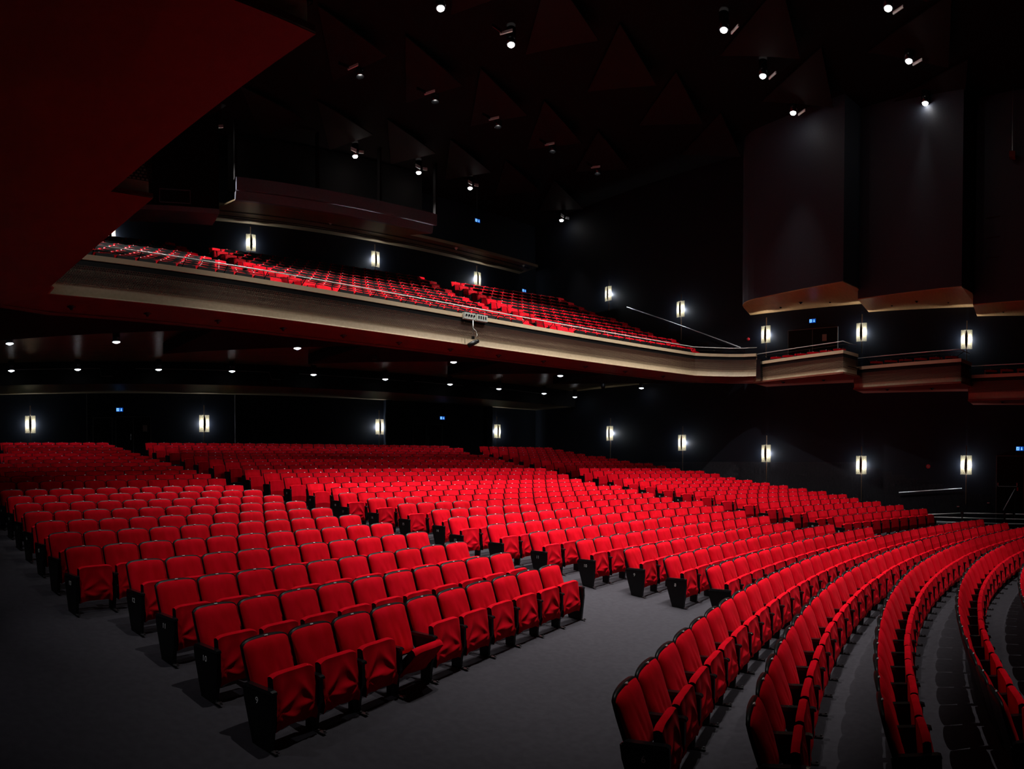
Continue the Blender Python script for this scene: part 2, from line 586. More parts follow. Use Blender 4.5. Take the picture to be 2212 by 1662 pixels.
# tiers under the balcony seats
tiers = MB()
BK = [5.25, 5.59, 5.93, 6.29, 6.65, 7.04, 7.41, 7.81, 8.22, 8.63, 9.05]
bz = [b + Z0 - SEAT_H for b in BK]
tp = [(35.2, bz[0])]
for k in range(1, len(bz)):
    tp += [(36 + k * .8656 - .47, bz[k - 1]), (36 + k * .8656 - .468, bz[k])]
tp.append((50.5, bz[-1]))
for (r0, z0), (r1, z1) in zip(tp[:-1], tp[1:]):
    p = []
    for k in range(73):
        az = 120 + k * (176 - 120) / 72
        for r, z in ((r0, z0), (r1, z1)):
            x, y = clampxy(*pol(r, az))
            p.append((x, y, z))
    tiers.add(p, [(2 * k, 2 * k + 2, 2 * k + 3, 2 * k + 1) for k in range(72)])
obj('tier_floor', tiers, M_BLACK, balc)
# underside of the balcony: dark wood ceiling, saw-tooth black soffit panels, bulkhead and low rear strip
under = MB()
p = []
for k in range(41):
    az = 176 - k * (176 - 122) / 40
    for r in (36.5, 50):
        x, y = pol(r, az)
        x, y = min(max(x, XL), XR), min(max(y, 28), 43.3)
        p.append((x, y, 6.78))
under.add(p, [(2 * k, 2 * k + 1, 2 * k + 3, 2 * k + 2) for k in range(40)])
obj('wood_ceiling', under, M_WOOD, balc)
for a0, a1 in ((169.6, 160.1), (160.1, 152.3), (152.3, 143.6), (143.6, 136.0), (136.0, 128.4)):
    q = [pol(36.45, a0), pol(36.45, (a0 + a1) / 2), pol(36.45, a1), pol(36.75, a1), pol(40.6, a0)]
    obj('soffit_panel', MB().zprism(q, 6.40, 6.77), M_CEIL, balc)
obj('bulkhead', MB().box(((XL + XR) / 2, 43.35, 6.42), (XR - XL - .02, .1, 1.0)), M_CEIL, balc)
obj('rear_strip', MB().box(((XL + XR) / 2, 44.98, 5.98), (XR - XL - .02, 3.2, .08)), M_OLIVE, balc)
obj('conduit', MB().tube([(-14.6, 43.27, 6.5), (-11.0, 43.27, 6.5), (-10.95, 43.27, 6.2), (-10.5, 43.27, 6.2)], .014, 6), M_TRIM, balc)
obj('conduit', MB().tube([(-9.6, 43.27, 6.5), (-4.2, 43.27, 6.48), (-4.1, 43.27, 6.2), (-3.7, 43.27, 6.2)], .014, 6), M_TRIM, balc)
obj('conduit', MB().tube([(-2.9, 43.27, 6.47), (2.2, 43.27, 6.45)], .014, 6), M_TRIM, balc)
obj('conduit', MB().tube([(2.6, 43.27, 6.47), (5.3, 43.27, 6.45)], .014, 6), M_TRIM, balc)
obj('conduit', MB().tube([(6.9, 43.27, 6.5), (10.2, 43.27, 6.45), (10.6, 43.27, 6.25)], .014, 6), M_TRIM, balc)
BALC = balc

# ------------------------------------------------------------------ side boxes
def side_box(label, pts, zb, zc, wallx, rail_z, seats, cat='theatre box', right=True, posts=4):
    """pts: plan of the front from the rear end to the stage end, in left-to-right order seen from the stage side when right"""
    t = thing('side_box', label, cat)
    dens = []
    for a, b in zip(pts[:-1], pts[1:]):
        m_ = max(2, int(math.dist(a, b) / .5))
        dens += [(a[0] + (b[0] - a[0]) * k / m_, a[1] + (b[1] - a[1]) * k / m_) for k in range(m_)]
    dens.append(pts[-1])
    path = dens if right else dens[::-1]
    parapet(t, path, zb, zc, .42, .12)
    poly = list(pts) + [(wallx - .02 * (1 if right else -1), pts[-1][1]), (wallx - .02 * (1 if right else -1), pts[0][1])]
    if not right:
        poly = poly[::-1]
    obj('soffit', MB().zprism(poly[::-1] if right else poly[::-1], zb - .005, zb + .06), M_SOFFIT, t)
    obj('box_floor', MB().zprism([(x + (.3 if right else -.3) * (1 if i < len(pts) else 0), y) for i, (x, y) in enumerate(list(pts) + [(wallx - .02 * (1 if right else -1), pts[-1][1]), (wallx - .02 * (1 if right else -1), pts[0][1])])], zb + .3, zb + .36), M_BLACK, t)
    # end wall at the rear end of the box, painted red below the coping
    a = pts[0]
    sx = 1 if right else -1
    obj('end_wall', MB().box(((a[0] + wallx) / 2 + .05 * sx, a[1] - .02, (zb + zc) / 2 - .1), (abs(wallx - a[0]) - .1, .04, zc - zb - .2)), M_SOFFIT, t)
    if rail_z:
        handrail(t, offset_path(path, -.1), rail_z, zb + .36, posts=posts)
    for s in seats:
        SEATS.append(('side box', 0, 1, 3, s[0], s[1], zc - .5, s[2], W))
    for k in range(2):
        f_ = .3 + .4 * k
        x = (pts[0][0] + pts[1][0]) / 2 * .6 + wallx * .4
        y = pts[0][1] + (pts[1][1] - pts[0][1]) * f_
        obj('soffit_fitting', MB().lathe([(.001, -.06), (.03, -.06), (.05, -.02), (.1, 0)], (x, y, zb - .005), 10), M_GLOSS, t, smooth=True)
    return t


def seats_along(a, b, n_, back, rot):
    return [(a[0] + (b[0] - a[0]) * (k + .6) / n_ + back, a[1] + (b[1] - a[1]) * (k + .6) / n_, rot) for k in range(n_)]


face = -math.radians(75)
side_box('cream perforated side box joining the far end of the balcony', [(11.62, 31.6), (10.35, 27.07), (11.33, 26.8)], 6.2, 7.08, XR, 7.43,
         seats_along((11.5, 31.2), (10.6, 27.4), 6, .85, face), posts=4)
side_box('cream perforated side box in the middle of the lamp wall steps', [(11.62, 27.1), (10.5, 22.6), (11.45, 22.35)], 5.74, 6.63, XR, 6.98,
         seats_along((11.4, 26.7), (10.7, 22.9), 6, .85, face), posts=4)
side_box('lowest cream perforated side box, cut by the picture edge', [(11.5, 22.5), (10.4, 18.2), (11.3, 18.0)], 5.2, 6.17, XR, 6.52,
         seats_along((11.3, 22.1), (10.7, 18.9), 5, .85, face), posts=4)
side_box('overhead side box at the balcony end, its cream corner catching light', [(-12.5, 31.25), (-11.0, 27.18), (-12.0, 26.9)], 6.2, 7.08, XL, 7.43, [], right=False, posts=4)
side_box('nearest overhead side box with broad dark red soffit and cream corner', [(-11.75, 26.2), (-10.36, 23.08), (-11.4, 22.85)], 5.74, 6.63, XL, 6.98, [], right=False, posts=3)
side_box('lowest overhead side box, only its dark red soffit showing', [(-11.72, 23.03), (-10.75, 18.6), (-11.6, 18.4)], 5.2, 6.17, XL, 0, [], right=False)


def bay(label, pts, zb, zin):
    t = thing('wall_bay', label, 'wall bay')
    path = [(x, y) for x, y in pts]
    poly = path + [(XR - .01, path[-1][1]), (XR - .01, path[0][1])]
    nn = len(poly)
    mb = MB()
    lo = [(x, y, zb) for x, y in poly]
    hi = [(x, y, ZC - .01) for x, y in poly]
    mb.add(lo + hi, [(i, (i + 1) % nn, nn + (i + 1) % nn, nn + i) for i in range(nn)])
    obj('casing', mb, M_BAY, t)
    zz = [zb] * len(path) + [zin, zin]
    obj('soffit', MB().zprism(poly[::-1], 0, 0, zs0=[z - .03 for z in zz[::-1]], zs1=[z + .01 for z in zz[::-1]]), M_BAYSOF, t)
    cx_, cy_ = (path[0][0] + path[-1][0] + XR) / 3, (path[0][1] + path[-1][1]) / 2
    for dx, dy in ((0, 0), (.35, 1.1), (.3, -1.2)):
        obj('soffit_fitting', MB().lathe([(.001, -.06), (.03, -.06), (.05, -.02), (.09, 0)], (cx_ + dx, cy_ + dy, (zb + zin) / 2 - .03), 10), M_GLOSS, t, smooth=True)
    return t


rc = [(12.3, 32.45), (11.9, 32.3), (11.6, 32.05), (11.4, 31.75), (11.26, 31.4)]
bay('tall black wall bay with rounded corner and coppery soffit', rc + [(10.36, 27.1), (11.3, 26.86)], 9.67, 9.48)
bay('tall black wall bay between its neighbours, coppery soffit ending in a point', [(11.5, 26.9), (10.63, 22.64), (11.5, 22.38)], 9.28, 9.12)
b3 = bay('tall black wall bay at the picture edge with ladder frame', [(11.75, 22.38), (10.8, 18.2), (11.6, 18.0)], 8.9, 8.75)
for z in (10.6, 11.35, 12.1):
    obj('rung', MB().tube([(11.62, 21.9, z), (11.5, 21.35, z)], .012, 6), M_BLACK, b3)

# ------------------------------------------------------------------ rear of the hall: columns, trims, doors, booth
for k, x in enumerate((3.0, 9.3)):
    o = obj('column', MB().box((x, 46.47, 3.9), (.36, .26, 4.1)), M_WALL)
    o['kind'] = 'structure'
for k, x in enumerate((-11.44, -4.76)):
    o = obj('trim_%d' % (k + 1), MB().box((x, YR - .02, 4.4), (.035, .04, 3.05)), M_TRIM)
    o['kind'] = 'structure'


def door(num, x, y, z0, w, h, along, leaves=2, notice=None):
    """a flush black double door with a thin pale frame; along: 'x' on the rear wall, 'y' on the lamp wall"""
    d = link('door_%d' % num, None, None, (x, y, z0), 0 if along == 'x' else -math.pi / 2)
    d['kind'] = 'structure'
    for s in range(leaves):
        lw = w / leaves
        obj('door_leaf', MB().box((-w / 2 + lw * (s + .5), -.02, h / 2), (lw - .02, .04, h)), M_DOOR, d)
    obj('door_frame', MB().box((-w / 2 - .02, -.03, h / 2), (.03, .06, h)).box((w / 2 + .02, -.03, h / 2), (.03, .06, h)).box((0, -.03, h + .02), (w + .07, .06, .03)), M_TRIM, d)
    if leaves > 1:
        obj('meeting_strip', MB().box((0, -.045, h / 2), (.025, .015, h - .04)), M_TRIM, d)
        obj('door_handle', MB().tube([(-.12, -.09, 1.0), (-.12, -.09, 1.28)], .012, 6).box((-.12, -.06, 1.05), (.015, .07, .015)).box((-.12, -.06, 1.23), (.015, .07, .015)), M_TRIM, d)
    if notice:
        obj('notice', MB().box((notice[0], -.046, notice[1]), (.2, .008, .28)), M_PAPER, d)
    return d


zf = base(31)
door(1, -9.4, YR - .001, zf, 1.5, 4.88 - zf, 'x', 2, (.52, 4.39 - zf))
door(2, 5.85, YR - .001, zf, .85, 4.82 - zf, 'x', 1)
door(3, 4.9, YR - .001, zf, .75, 4.82 - zf, 'x', 1)
door(4, XR - .001, 29.4, 6.4, 2.25, 2.15, 'y', 2, (.55, 1.75))
door(5, XR - .001, 20.98, .55, 1.05, 2.6, 'y', 1)
door(6, -10.75, YR - .001, zf, .8, 4.84 - zf, 'x', 1)
t = thing('panic_bar', 'thin steel push bar across the door below the exit sign', 'door bar', (XR - .1, 21.08, 1.96), -math.pi / 2)
obj('push_bar', MB().tube([(-.38, 0, 0), (.38, 0, 0)], .012, 6), M_METAL, t)
for s in (-.38, .38):
    obj('bracket', MB().box((s, .02, .08), (.03, .05, .12)), M_METAL, t)
tag(obj('fire_call_point', MB().box((XR - .06, 20.68, 1.86), (.05, .06, .14)), M_REDP), 'small red box on the door by the push bar', 'call point')

# rear soffit over the upper circle, pipes, projection booth
booth = thing('projection_booth', 'grey projection booth hung over the balcony with brown soffit', 'projection booth')
bx0, bx1 = -5.5, 3.9
obj('sill_band', MB().prism([(43.5, 13.4), (43.42, 13.72), (43.6, 13.72), (43.65, 13.4)], bx0, bx1 - .15), M_BOOTH, booth)
obj('front_panel', MB().box(((bx0 + bx1) / 2, 43.4, 13.99), (bx1 - bx0, .12, .5)), M_BOOTH, booth)
obj('window_recess', MB().box(((bx0 + bx1) / 2, 44.7, 15.4), (bx1 - bx0, .1, 2.4)), M_CEIL, booth)
for x in (bx0, -1.95, 1.0, bx1):
    obj('mullion', MB().box((x, 43.5, 15.4), (.1, .2, 2.4)), M_CEIL, booth)
obj('soffit', MB().add([(bx0, 43.6, 13.4), (bx1 - .15, 43.6, 13.4), (bx1 - 1.0, 45.1, 13.62), (bx0 - .4, 45.1, 13.62),
                        (bx0, 43.6, 13.46), (bx1 - .15, 43.6, 13.46), (bx1 - 1.0, 45.1, 13.7), (bx0 - .4, 45.1, 13.7)],
                       [(0, 3, 2, 1), (4, 5, 6, 7), (0, 1, 5, 4), (1, 2, 6, 5), (2, 3, 7, 6), (3, 0, 4, 7)]), M_OLIVE, booth)
rs = struct('trim_3', MB().box((.9, 45.8, 13.78), (21.5, 1.6, .14)), M_OLIVE)
for yy, zz in ((45.35, 13.66), (45.85, 13.66), (45.97, 13.64)):
    obj('service_pipe', MB().tube([(-8.6, yy, zz), (11.3, yy, zz)], .022, 6), M_BLACK, rs)
for k, x in enumerate((-7.2, -.6, 6.3, 10.8)):
    t = thing('smoke_detector', '%s small pale smoke detector counted along the high rear soffit' % ORD[k], 'detector', (x, 45.25, 13.71), 0, 'smoke detectors on the rear soffit')
    obj('housing', MB().lathe([(.001, -.09), (.04, -.09), (.06, -.05), (.09, -.02), (.09, 0)], n=12), M_WHITEP, t, smooth=True)
lb = thing('speaker_bridge', 'black equipment box hung left of the projection booth', 'equipment box')
obj('cabinet', MB().box((-8.0, 43.6, (12.72 + ZC) / 2), (3.4, 1.2, ZC - 12.72)), M_CEIL, lb)
obj('lower_lip', MB().prism([(43.0, 12.55), (42.95, 12.72), (44.2, 12.72), (44.2, 12.55)], -9.7, -6.3), M_BOOTH, lb)
obj('grille_frame', MB().box((-8.05, 42.98, 13.35), (1.2, .04, .03)).box((-8.05, 42.98, 12.85), (1.2, .04, .03)).box((-8.65, 42.98, 13.1), (.03, .04, .5)).box((-7.45, 42.98, 13.1), (.03, .04, .5)), M_BOOTH, lb)


# ------------------------------------------------------------------ wall lamps
def lamp_meshes():
    H, Wd, B = .76, .455, .075

    def half(s):
        mb = MB()

        def fn(front):
            def g(u, v):
                z = (v - .5) * H
                gap = .036 * max(0.0, 1 - (2 * (v - .5) / .93) ** 2) + .003
                x = gap + (Wd / 2 - gap) * u
                bow = B * (1 - (x / (Wd / 2)) ** 2) * (1 - .35 * (2 * (v - .5)) ** 2)
                return (s * x, -(.10 + bow + (.006 if front else 0)), z)
            return g
        mb.grid(fn(True), 6, 10)
        if s < 0:
            mb.f = [f[::-1] for f in mb.f]
        return mb.mesh('lamp_shade', [M_GLASS], True)
    rod = lambda z0, z1: MB().tube([(0, -.05, z0), (0, -.05, z1)], .02, 8)
    fin = MB()
    fin.grid(lambda u, v: ((u - .5) * .13 * max(.05, 1 - (2 * v - 1) ** 2), -.15 - .0 * u, (v - .5) * H * .96), 2, 10)
    return half(-1), half(1), rod, fin.mesh('slit_fin', [M_GLOSS], False)


LH0, LH1, LROD, LFIN = lamp_meshes()


def sconce(x, y, z, ztop, zbot, rotz, label, power=1.0):
    t = thing('wall_lamp', label, 'wall lamp', (x, y, z), rotz, 'mottled glass wall lamps')
    link('lamp_shade', LH0, t)
    link('lamp_shade', LH1, t)
    link('slit_fin', LFIN, t)
    obj('rod', LROD(zbot - z, ztop - z), M_BRASS, t, smooth=True)
    obj('backplate', MB().box((0, -.015, 0), (.12, .03, .3)), M_BRASS, t)
    n_ = Vector((math.sin(rotz), -math.cos(rotz), 0))
    sd = Vector((math.cos(rotz), math.sin(rotz), 0))
    q = Vector((x, y, z)) + n_ * .07
    for k in (-1, 1):
        point(q + sd * .07 * k, P_SCONCE * power / 2, (.80, .90, 1.0), .02)
    return t


RW = -math.pi / 2
for k, (y, z, a, b) in enumerate([(40.67, 4.37, 5.17, 3.0), (36.07, 3.78, 4.58, 2.3), (31.56, 3.24, 4.04, 1.75), (27.13, 2.75, 3.54, 1.25), (22.74, 2.79, 3.57, 1.21)]):
    sconce(XR, y, z, a, b, RW, '%s glowing slit wall lamp from the rear corner, lower side wall' % ORD[k])
for k, (y, z, a, b) in enumerate([(40.8, 11.67, 12.42, 10.82), (36.19, 10.17, 10.91, 8.72), (31.61, 8.49, 9.25, 7.5), (27.17, 8.25, 9.01, 7.4), (22.78, 7.78, 8.54, 6.9)]):
    sconce(XR, y, z, a, b, RW, '%s glowing slit wall lamp from the rear corner, upper side wall' % ORD[k])
for k, y in enumerate((22.74, 27.13, 31.56)):
    sconce(XL, y, 3.2, 4.0, 1.9, -RW, '%s glowing slit wall lamp on the near side wall, outside the picture' % ORD[k])
for k, x in enumerate((-13.92, -6.22, 2.54, 9.95)):
    sconce(x, YR, 4.6, 5.43, 3.7, 0, '%s glowing slit wall lamp along the rear wall below the balcony' % ORD[k])
for k, x in enumerate((-10.33, -3.99, 2.34, 8.56)):
    sconce(x, YR, 12.82, 13.56, 12.2, 0, '%s glowing slit wall lamp along the rear wall above the balcony' % ORD[k])


# ------------------------------------------------------------------ exit signs and small wall fittings
def exit_sign(loc, rotz, label):
    t = thing('exit_sign', label, 'exit sign', loc, rotz, 'blue exit signs')
    obj('housing', MB().box((0, -.03, 0), (.32, .06, .19)), M_BLACK, t)
    obj('face', MB().box((0, -.062, 0), (.30, .006, .165)), M_SIGN, t)
    # doorway with a running figure, and an arrow pointing down
    fig = MB().box((-.075, -.067, 0), (.11, .004, .13))
    obj('doorway_pictogram', fig, M_PICT, t)
    man = MB().box((-.06, -.071, .04), (.022, .003, .022)).box((-.07, -.071, .008), (.03, .003, .045), rot=Matrix.Rotation(.4, 3, 'Y'))
    man.box((-.09, -.071, -.035), (.014, .003, .05), rot=Matrix.Rotation(.7, 3, 'Y')).box((-.05, -.071, -.035), (.014, .003, .05), rot=Matrix.Rotation(-.5, 3, 'Y'))
    obj('running_figure', man, M_SIGN, t)
    arrow = MB().box((.075, -.067, .018), (.028, .004, .085))
    arrow.add([(.03, -.069, -.012), (.12, -.069, -.012), (.075, -.069, -.066), (.03, -.065, -.012), (.12, -.065, -.012), (.075, -.065, -.066)],
              [(0, 2, 1), (3, 4, 5), (0, 1, 4, 3), (1, 2, 5, 4), (2, 0, 3, 5)])
    obj('arrow', arrow, M_PICT, t)
    obj('mount', MB().box((0, -.03, .105), (.3, .05, .012)), M_TRIM, t)


exit_sign((-10.0, YR, 5.21), 0, 'blue exit sign above the double door in the rear wall')
exit_sign((6.29, YR, 5.18), 0, 'blue exit sign above the single doors in the rear wall')
exit_sign((11.97, YR, 12.8), 0, 'blue exit sign low over the last balcony seats')
exit_sign((XR, 29.4, 8.9), RW, 'blue exit sign above the box level door in the side wall')
exit_sign((XR, 20.61, 3.46), RW, 'blue exit sign at the picture edge above the ground floor door')
exit_sign((6.67, 44.0, 14.75), 0, 'blue exit sign hanging high beside the projection booth')
obj('hanger', MB().box((6.67, 43.97, 15.75), (.03, .03, 1.9)), M_BLACK, bpy.data.objects['exit_sign.005']).matrix_parent_inverse = Matrix.Translation((-6.67, -44.0, -14.75))

nos = thing('no_smoking_sign', 'small round red no smoking sign on the dark side wall', 'sign', (XR, 24.31, 2.72), RW)
ring = MB()
ring.lathe([(.055, 0), (.085, 0), (.085, .008), (.055, .008), (.055, 0)], n=20)
ring.v = [(x, -z, y) for x, y, z in ring.v]
obj('ring', ring, M_REDP, nos)
obj('disc', MB().box((0, -.002, 0), (.09, .004, .09)), M_PAPER, nos)
obj('slash', MB().box((0, -.01, 0), (.022, .006, .15), rot=Matrix.Rotation(.785, 3, 'Y')), M_REDP, nos)
n2 = thing('alarm_beacon', 'small round red beacon on the upper side wall', 'beacon', (XR, 32.54, 8.39), RW)
bd = MB().lathe([(.07, 0), (.07, .03), (.05, .06), (.001, .07)], n=14)
bd.v = [(x, -z, y) for x, y, z in bd.v]
obj('lens', bd, M_REDP, n2, smooth=True)
for k, (y, z) in enumerate(((23.06, 1.12), (21.84, 1.29))):
    tag(obj('floor_light', MB().box((XR - .02, y, z), (.04, .1, .035)), M_METAL), '%s small pale wall marker light low on the side wall' % ('nearer' if k else 'farther'), 'marker light', 'marker lights on the side wall')

hr = thing('wall_handrail', 'straight steel handrail on the side wall beside the front wall lamp', 'handrail')
obj('rail', MB().tube([(XR - .1, 25.5, 1.64), (XR - .1, 22.9, 1.85)], .022), M_RAIL, hr, smooth=True)
for f_ in (.15, .5, .85):
    yy, zz = 25.5 - 2.6 * f_, 1.64 + .21 * f_
    obj('bracket', MB().tube([(XR - .1, yy, zz), (XR, yy, zz - .05)], .01, 6), M_GLOSS, hr)
hr = thing('wall_handrail', 'long sloping steel handrail descending the upper side wall', 'handrail')
obj('rail', MB().tube([(XR - .1, 39.54, 10.78), (XR - .1, 32.9, 8.03)], .024), M_RAIL, hr, smooth=True)
for f_ in (.1, .4, .7, .95):
    yy, zz = 39.54 - 6.64 * f_, 10.78 - 2.75 * f_
    obj('bracket', MB().tube([(XR - .1, yy, zz), (XR, yy, zz - .05)], .01, 6), M_GLOSS, hr)
hr = thing('stair_handrail', 'short steep steel handrail leading down from the ground floor door', 'handrail')
obj('rail', MB().tube([(XR - .35, 20.75, 1.88), (XR - .45, 21.2, 1.03)], .018), M_RAIL, hr, smooth=True)
obj('post', MB().tube([(XR - .35, 20.75, 1.88), (XR - .35, 20.75, .2)], .015, 6), M_GLOSS, hr)

bar = thing('barrier', 'black side aisle barrier with three steel bars beside the front rows', 'barrier')
segs = [[(11.55, 24.6, .83), (11.6, 22.75, .945)], [(11.6, 22.62, .95), (11.6, 21.1, .955)], [(11.6, 21.02, .955), (11.6, 20.75, .955)], [(11.6, 20.66, .955), (11.6, 19.0, .955)],
        [(11.6, 24.4, .775), (11.6, 21.1, .765)], [(11.6, 21.02, .765), (11.6, 19.0, .76)], [(11.6, 24.4, .59), (11.6, 21.1, .585)], [(11.6, 21.02, .585), (11.6, 19.0, .58)]]
for a, b in segs:
    obj('bar', MB().tube([a, b], .02), M_RAIL, bar, smooth=True)
for y in (24.5, 22.68, 21.06, 19.4):
    obj('post', MB().box((11.6, y, .45), (.05, .05, 1.1)), M_GLOSS, bar)
obj('kick_panel', MB().box((11.66, 21.8, .2), (.03, 5.6, .6)), M_BLACK, bar)

# ------------------------------------------------------------------ ceiling lamps
LROWS = [(24.1, [5.83, 8.30, 10.77], [-9.3, -6.8, -4.2, -1.7, .8, 3.3]),
         (29.0, [4.75, 7.36, 9.86], [-8.6, -6.0, -3.3, -.6, 2.1]),
         (34.5, [-1.73, .96], [-9.6, -7.0, -4.4, 3.65, 6.3, 9.0]),
         (38.6, [-5.56, -2.35, .73, 3.7, 6.68, 9.54], [-11.5, -8.6]),
         (43.7, [-6.27, -.09, 3.13, 6.04, 12.2], [-9.4]),
         (15.6, [], [-1.8, 3.6])]       # over the stage edge, above the picture
ROWNAME = ['front', 'second', 'third', 'fourth', 'rear']
CL_C = (1.0, .965, .93)
LZ = 16.1
for r, (y, vis, hid) in enumerate(LROWS):
    for k, x in enumerate(sorted(vis + hid)):
        inview = x in vis
        if inview:
            t = thing('ceiling_lamp', '%s bright ceiling lamp along the %s row of the dark ceiling' % (ORD[sorted(vis).index(x)], ROWNAME[r]), 'ceiling lamp', (x, y, LZ), 0, 'lamps in the black ceiling')
            obj('can', MB().lathe([(.14, 0), (.15, .0), (.15, .5), (.12, .5), (.12, .05), (.14, 0)], n=16), M_GLOSS, t, smooth=True)
            obj('bulb', MB().lathe([(.001, -.07), (.07, -.065), (.1, -.04), (.11, .0)] if r != 3 else [(.001, .2), (.07, .21), (.11, .26)], n=16), M_LAMP, t, smooth=True)
            if r < 4:
                dx = .3 if r < 2 else -.38
                obj('baffle', MB().box((dx, -.22, .12), (.04, .42, .08), rot=Matrix.Rotation(.5 if dx < 0 else -.5, 3, 'Z')), M_BAFFLE, t)
                obj('baffle', MB().box((dx - .3, -.12, .16), (.4, .03, .1), rot=Matrix.Rotation(.12, 3, 'Z')), M_GLOSS, t)
            else:
                obj('baffle', MB().box((-.22, -.3, .1), (.3, .03, .14), rot=Matrix.Rotation(.3, 3, 'Z')), M_BAFFLE, t)
                obj('baffle', MB().box((.16, -.3, .08), (.2, .03, .12), rot=Matrix.Rotation(-.3, 3, 'Z')), M_BAFFLE, t)
        if x < -8 and r < 3:
            continue                                   # lamps switched off over the house-side aisle
        pw = {0: 1.6 if x < 0 else .4, 1: .92, 2: .92, 3: .95, 4: .75, 5: 1.0}[r]
        if x < -5.5 and r < 3:
            pw *= .5
        if x > 7.2:
            pw *= .7
        if x > 9:
            pw *= .22
        wide = 0 < x < 5 and r == 1
        spot((x, y, LZ - .1), P_CEIL * pw, 90 if wide else 44 if r in (0, 5) else 60, .7, CL_C, .03 if r == 5 else .07, (x - (.3 * x if x > 9 else 0), y + .01 + {0: 1.6, 1: 1.8, 2: -1.2, 4: -2.6, 5: 3.6}.get(r, 0), 1.0))
for y in (24.2, 27.2, 30.2):                                  # spots added under the overhead boxes to brighten the row numbers
    spot((-13.3, y, 5.1 if y < 25 else 5.7), 80, 64, .6, (.95, .95, 1.0), .05, (-11.2, y + .6, .8))
for x in (-8.5, -4.5, 0.0, 5.0):                              # unseen front-of-house spots, added to brighten the balcony front
    spot((x * .8, 21.5, LZ), 760, 34, .7, CL_C, .09, (x * 1.12, 35.0, 7.3))
hs = thing('hanging_box', 'small dark red box hanging on chains near the ceiling', 'hanging box', (11.2, 20.9, 14.2))
obj('case', MB().box((0, 0, 0), (.22, .22, .22)), M_SOFFIT, hs)
for s in (-.08, .08):
    obj('chain', MB().tube([(s, 0, .1), (s * .6, 0, 2.4)], .012, 5), M_METAL, hs)

# ------------------------------------------------------------------ downlights under the balcony
D1 = [-13.99, -10.71, -7.44, -4.85, -1.82, 1.30, 4.23, 6.82, 9.70, 12.4]
D2 = [-14.36, -11.86, -8.80, -5.93, -2.53, .76, 4.10, 6.94, 9.90, 12.15]
for r, (ys, xs, zz) in enumerate(((38.25, D1, 6.5), (42.6, D2, 6.35))):
    for k, x in enumerate(xs):
        t = thing('downlight', '%s white downlight along the %s row below the balcony' % (ORD[k], ('front', 'rear')[r]), 'downlight', (x, ys, zz), 0, 'downlights under the balcony')
        obj('can', MB().lathe([(.085, 0), (.115, 0), (.115, .38), (.02, .4)], n=16), M_GLOSS, t, smooth=True)
        obj('lens', MB().lathe([(.001, -.035), (.05, -.03), (.085, -.005), (.115, .0), (.118, .012)], n=16), M_DOWN, t, smooth=True)
        if x < 11:
            spot((x, ys, zz - .05), P_UNDER * (1.0 if r else .9) * (.5 if x > 9 else 1), 118, .6, (.86, .92, 1.0), .05)
for k, (x, y) in enumerate(((-2.15, 38.0), (3.3, 38.0), (9.95, 38.6))):
    t = thing('stage_spotlight', 'black moving head spotlight hanging below the balcony, %s from the aisle' % ORD[k], 'spotlight', (x, y, 6.74), 0, 'moving heads under the balcony')
    obj('yoke', MB().box((-.12, 0, -.12), (.03, .12, .24)).box((.12, 0, -.12), (.03, .12, .24)).box((0, 0, -.02), (.27, .2, .06)), M_GLOSS, t)
    obj('head', MB().lathe([(.001, -.46), (.08, -.46), (.11, -.34), (.1, -.16), (.06, -.1), (.001, -.09)], n=14), M_BLACK, t, smooth=True)

# ------------------------------------------------------------------ equipment on the balcony front
bxp = pol(BR - .05, 147.6)
rz = -math.radians(AX - 147.6)
for k, (az, lab) in enumerate(((147.75, 'pale grey socket box clipped on the balcony coping'), (146.95, 'greenish control box with switches on the balcony coping'))):
    x, y = pol(BR - .04, az)
    t = thing('socket_box' if k == 0 else 'control_box', lab, 'equipment box', (x, y, 7.36), -math.radians(AX - az))
    obj('case', MB().box((0, 0, 0), (.42, .14, .2)), M_WHITEP, t)
    for j in range(4):
        if k == 0:
            s_ = MB().lathe([(.001, .0), (.032, 0), (.036, .012)], n=12)
            s_.v = [(a + (-.15 + .1 * j), -.085 + b_ * 0 - c_ * .5, b_ + .01) for a, b_, c_ in s_.v]
            obj('socket', s_, M_GLOSS, t)
        else:
            obj('switch', MB().box((-.14 + .09 * j, -.075, .01), (.04, .01, .09)), M_BLACK, t)
t = thing('profile_spotlight', 'black stage spotlight hanging by a pole from the balcony front', 'spotlight', (*pol(BR - .22, 147.7), 7.0), rz)
obj('pole', MB().tube([(0, 0, .2), (0, 0, -.32)], .018, 8), M_METAL, t, smooth=True)
obj('clamp', MB().box((0, 0, -.34), (.07, .07, .1)), M_GLOSS, t)
obj('lamp_body', MB().tube([(-.16, .0, -.6), (-.02, 0, -.52), (.1, 0, -.46)], .075, 12), M_BLACK, t, smooth=True)
obj('lens_barrel', MB().tube([(.08, 0, -.47), (.2, 0, -.42)], .06, 12), M_GLOSS, t, smooth=True)
obj('cable', MB().tube([(.01, 0, -.05), (.12, 0, -.12), (.16, 0, -.24), (.1, 0, -.33)], .01, 6), M_WHITEP, t, smooth=True)
x, y = 11.55, 31.2
tag(obj('line_speaker', MB().box((x - .12, y, 6.75), (.2, .22, .78), taper=.9), M_GLOSS), 'slim black loudspeaker hung where the balcony meets the side box', 'loudspeaker')


# ------------------------------------------------------------------ theatre seats
def ybase(t):
    return -.15 * (1 - t) ** 1.15


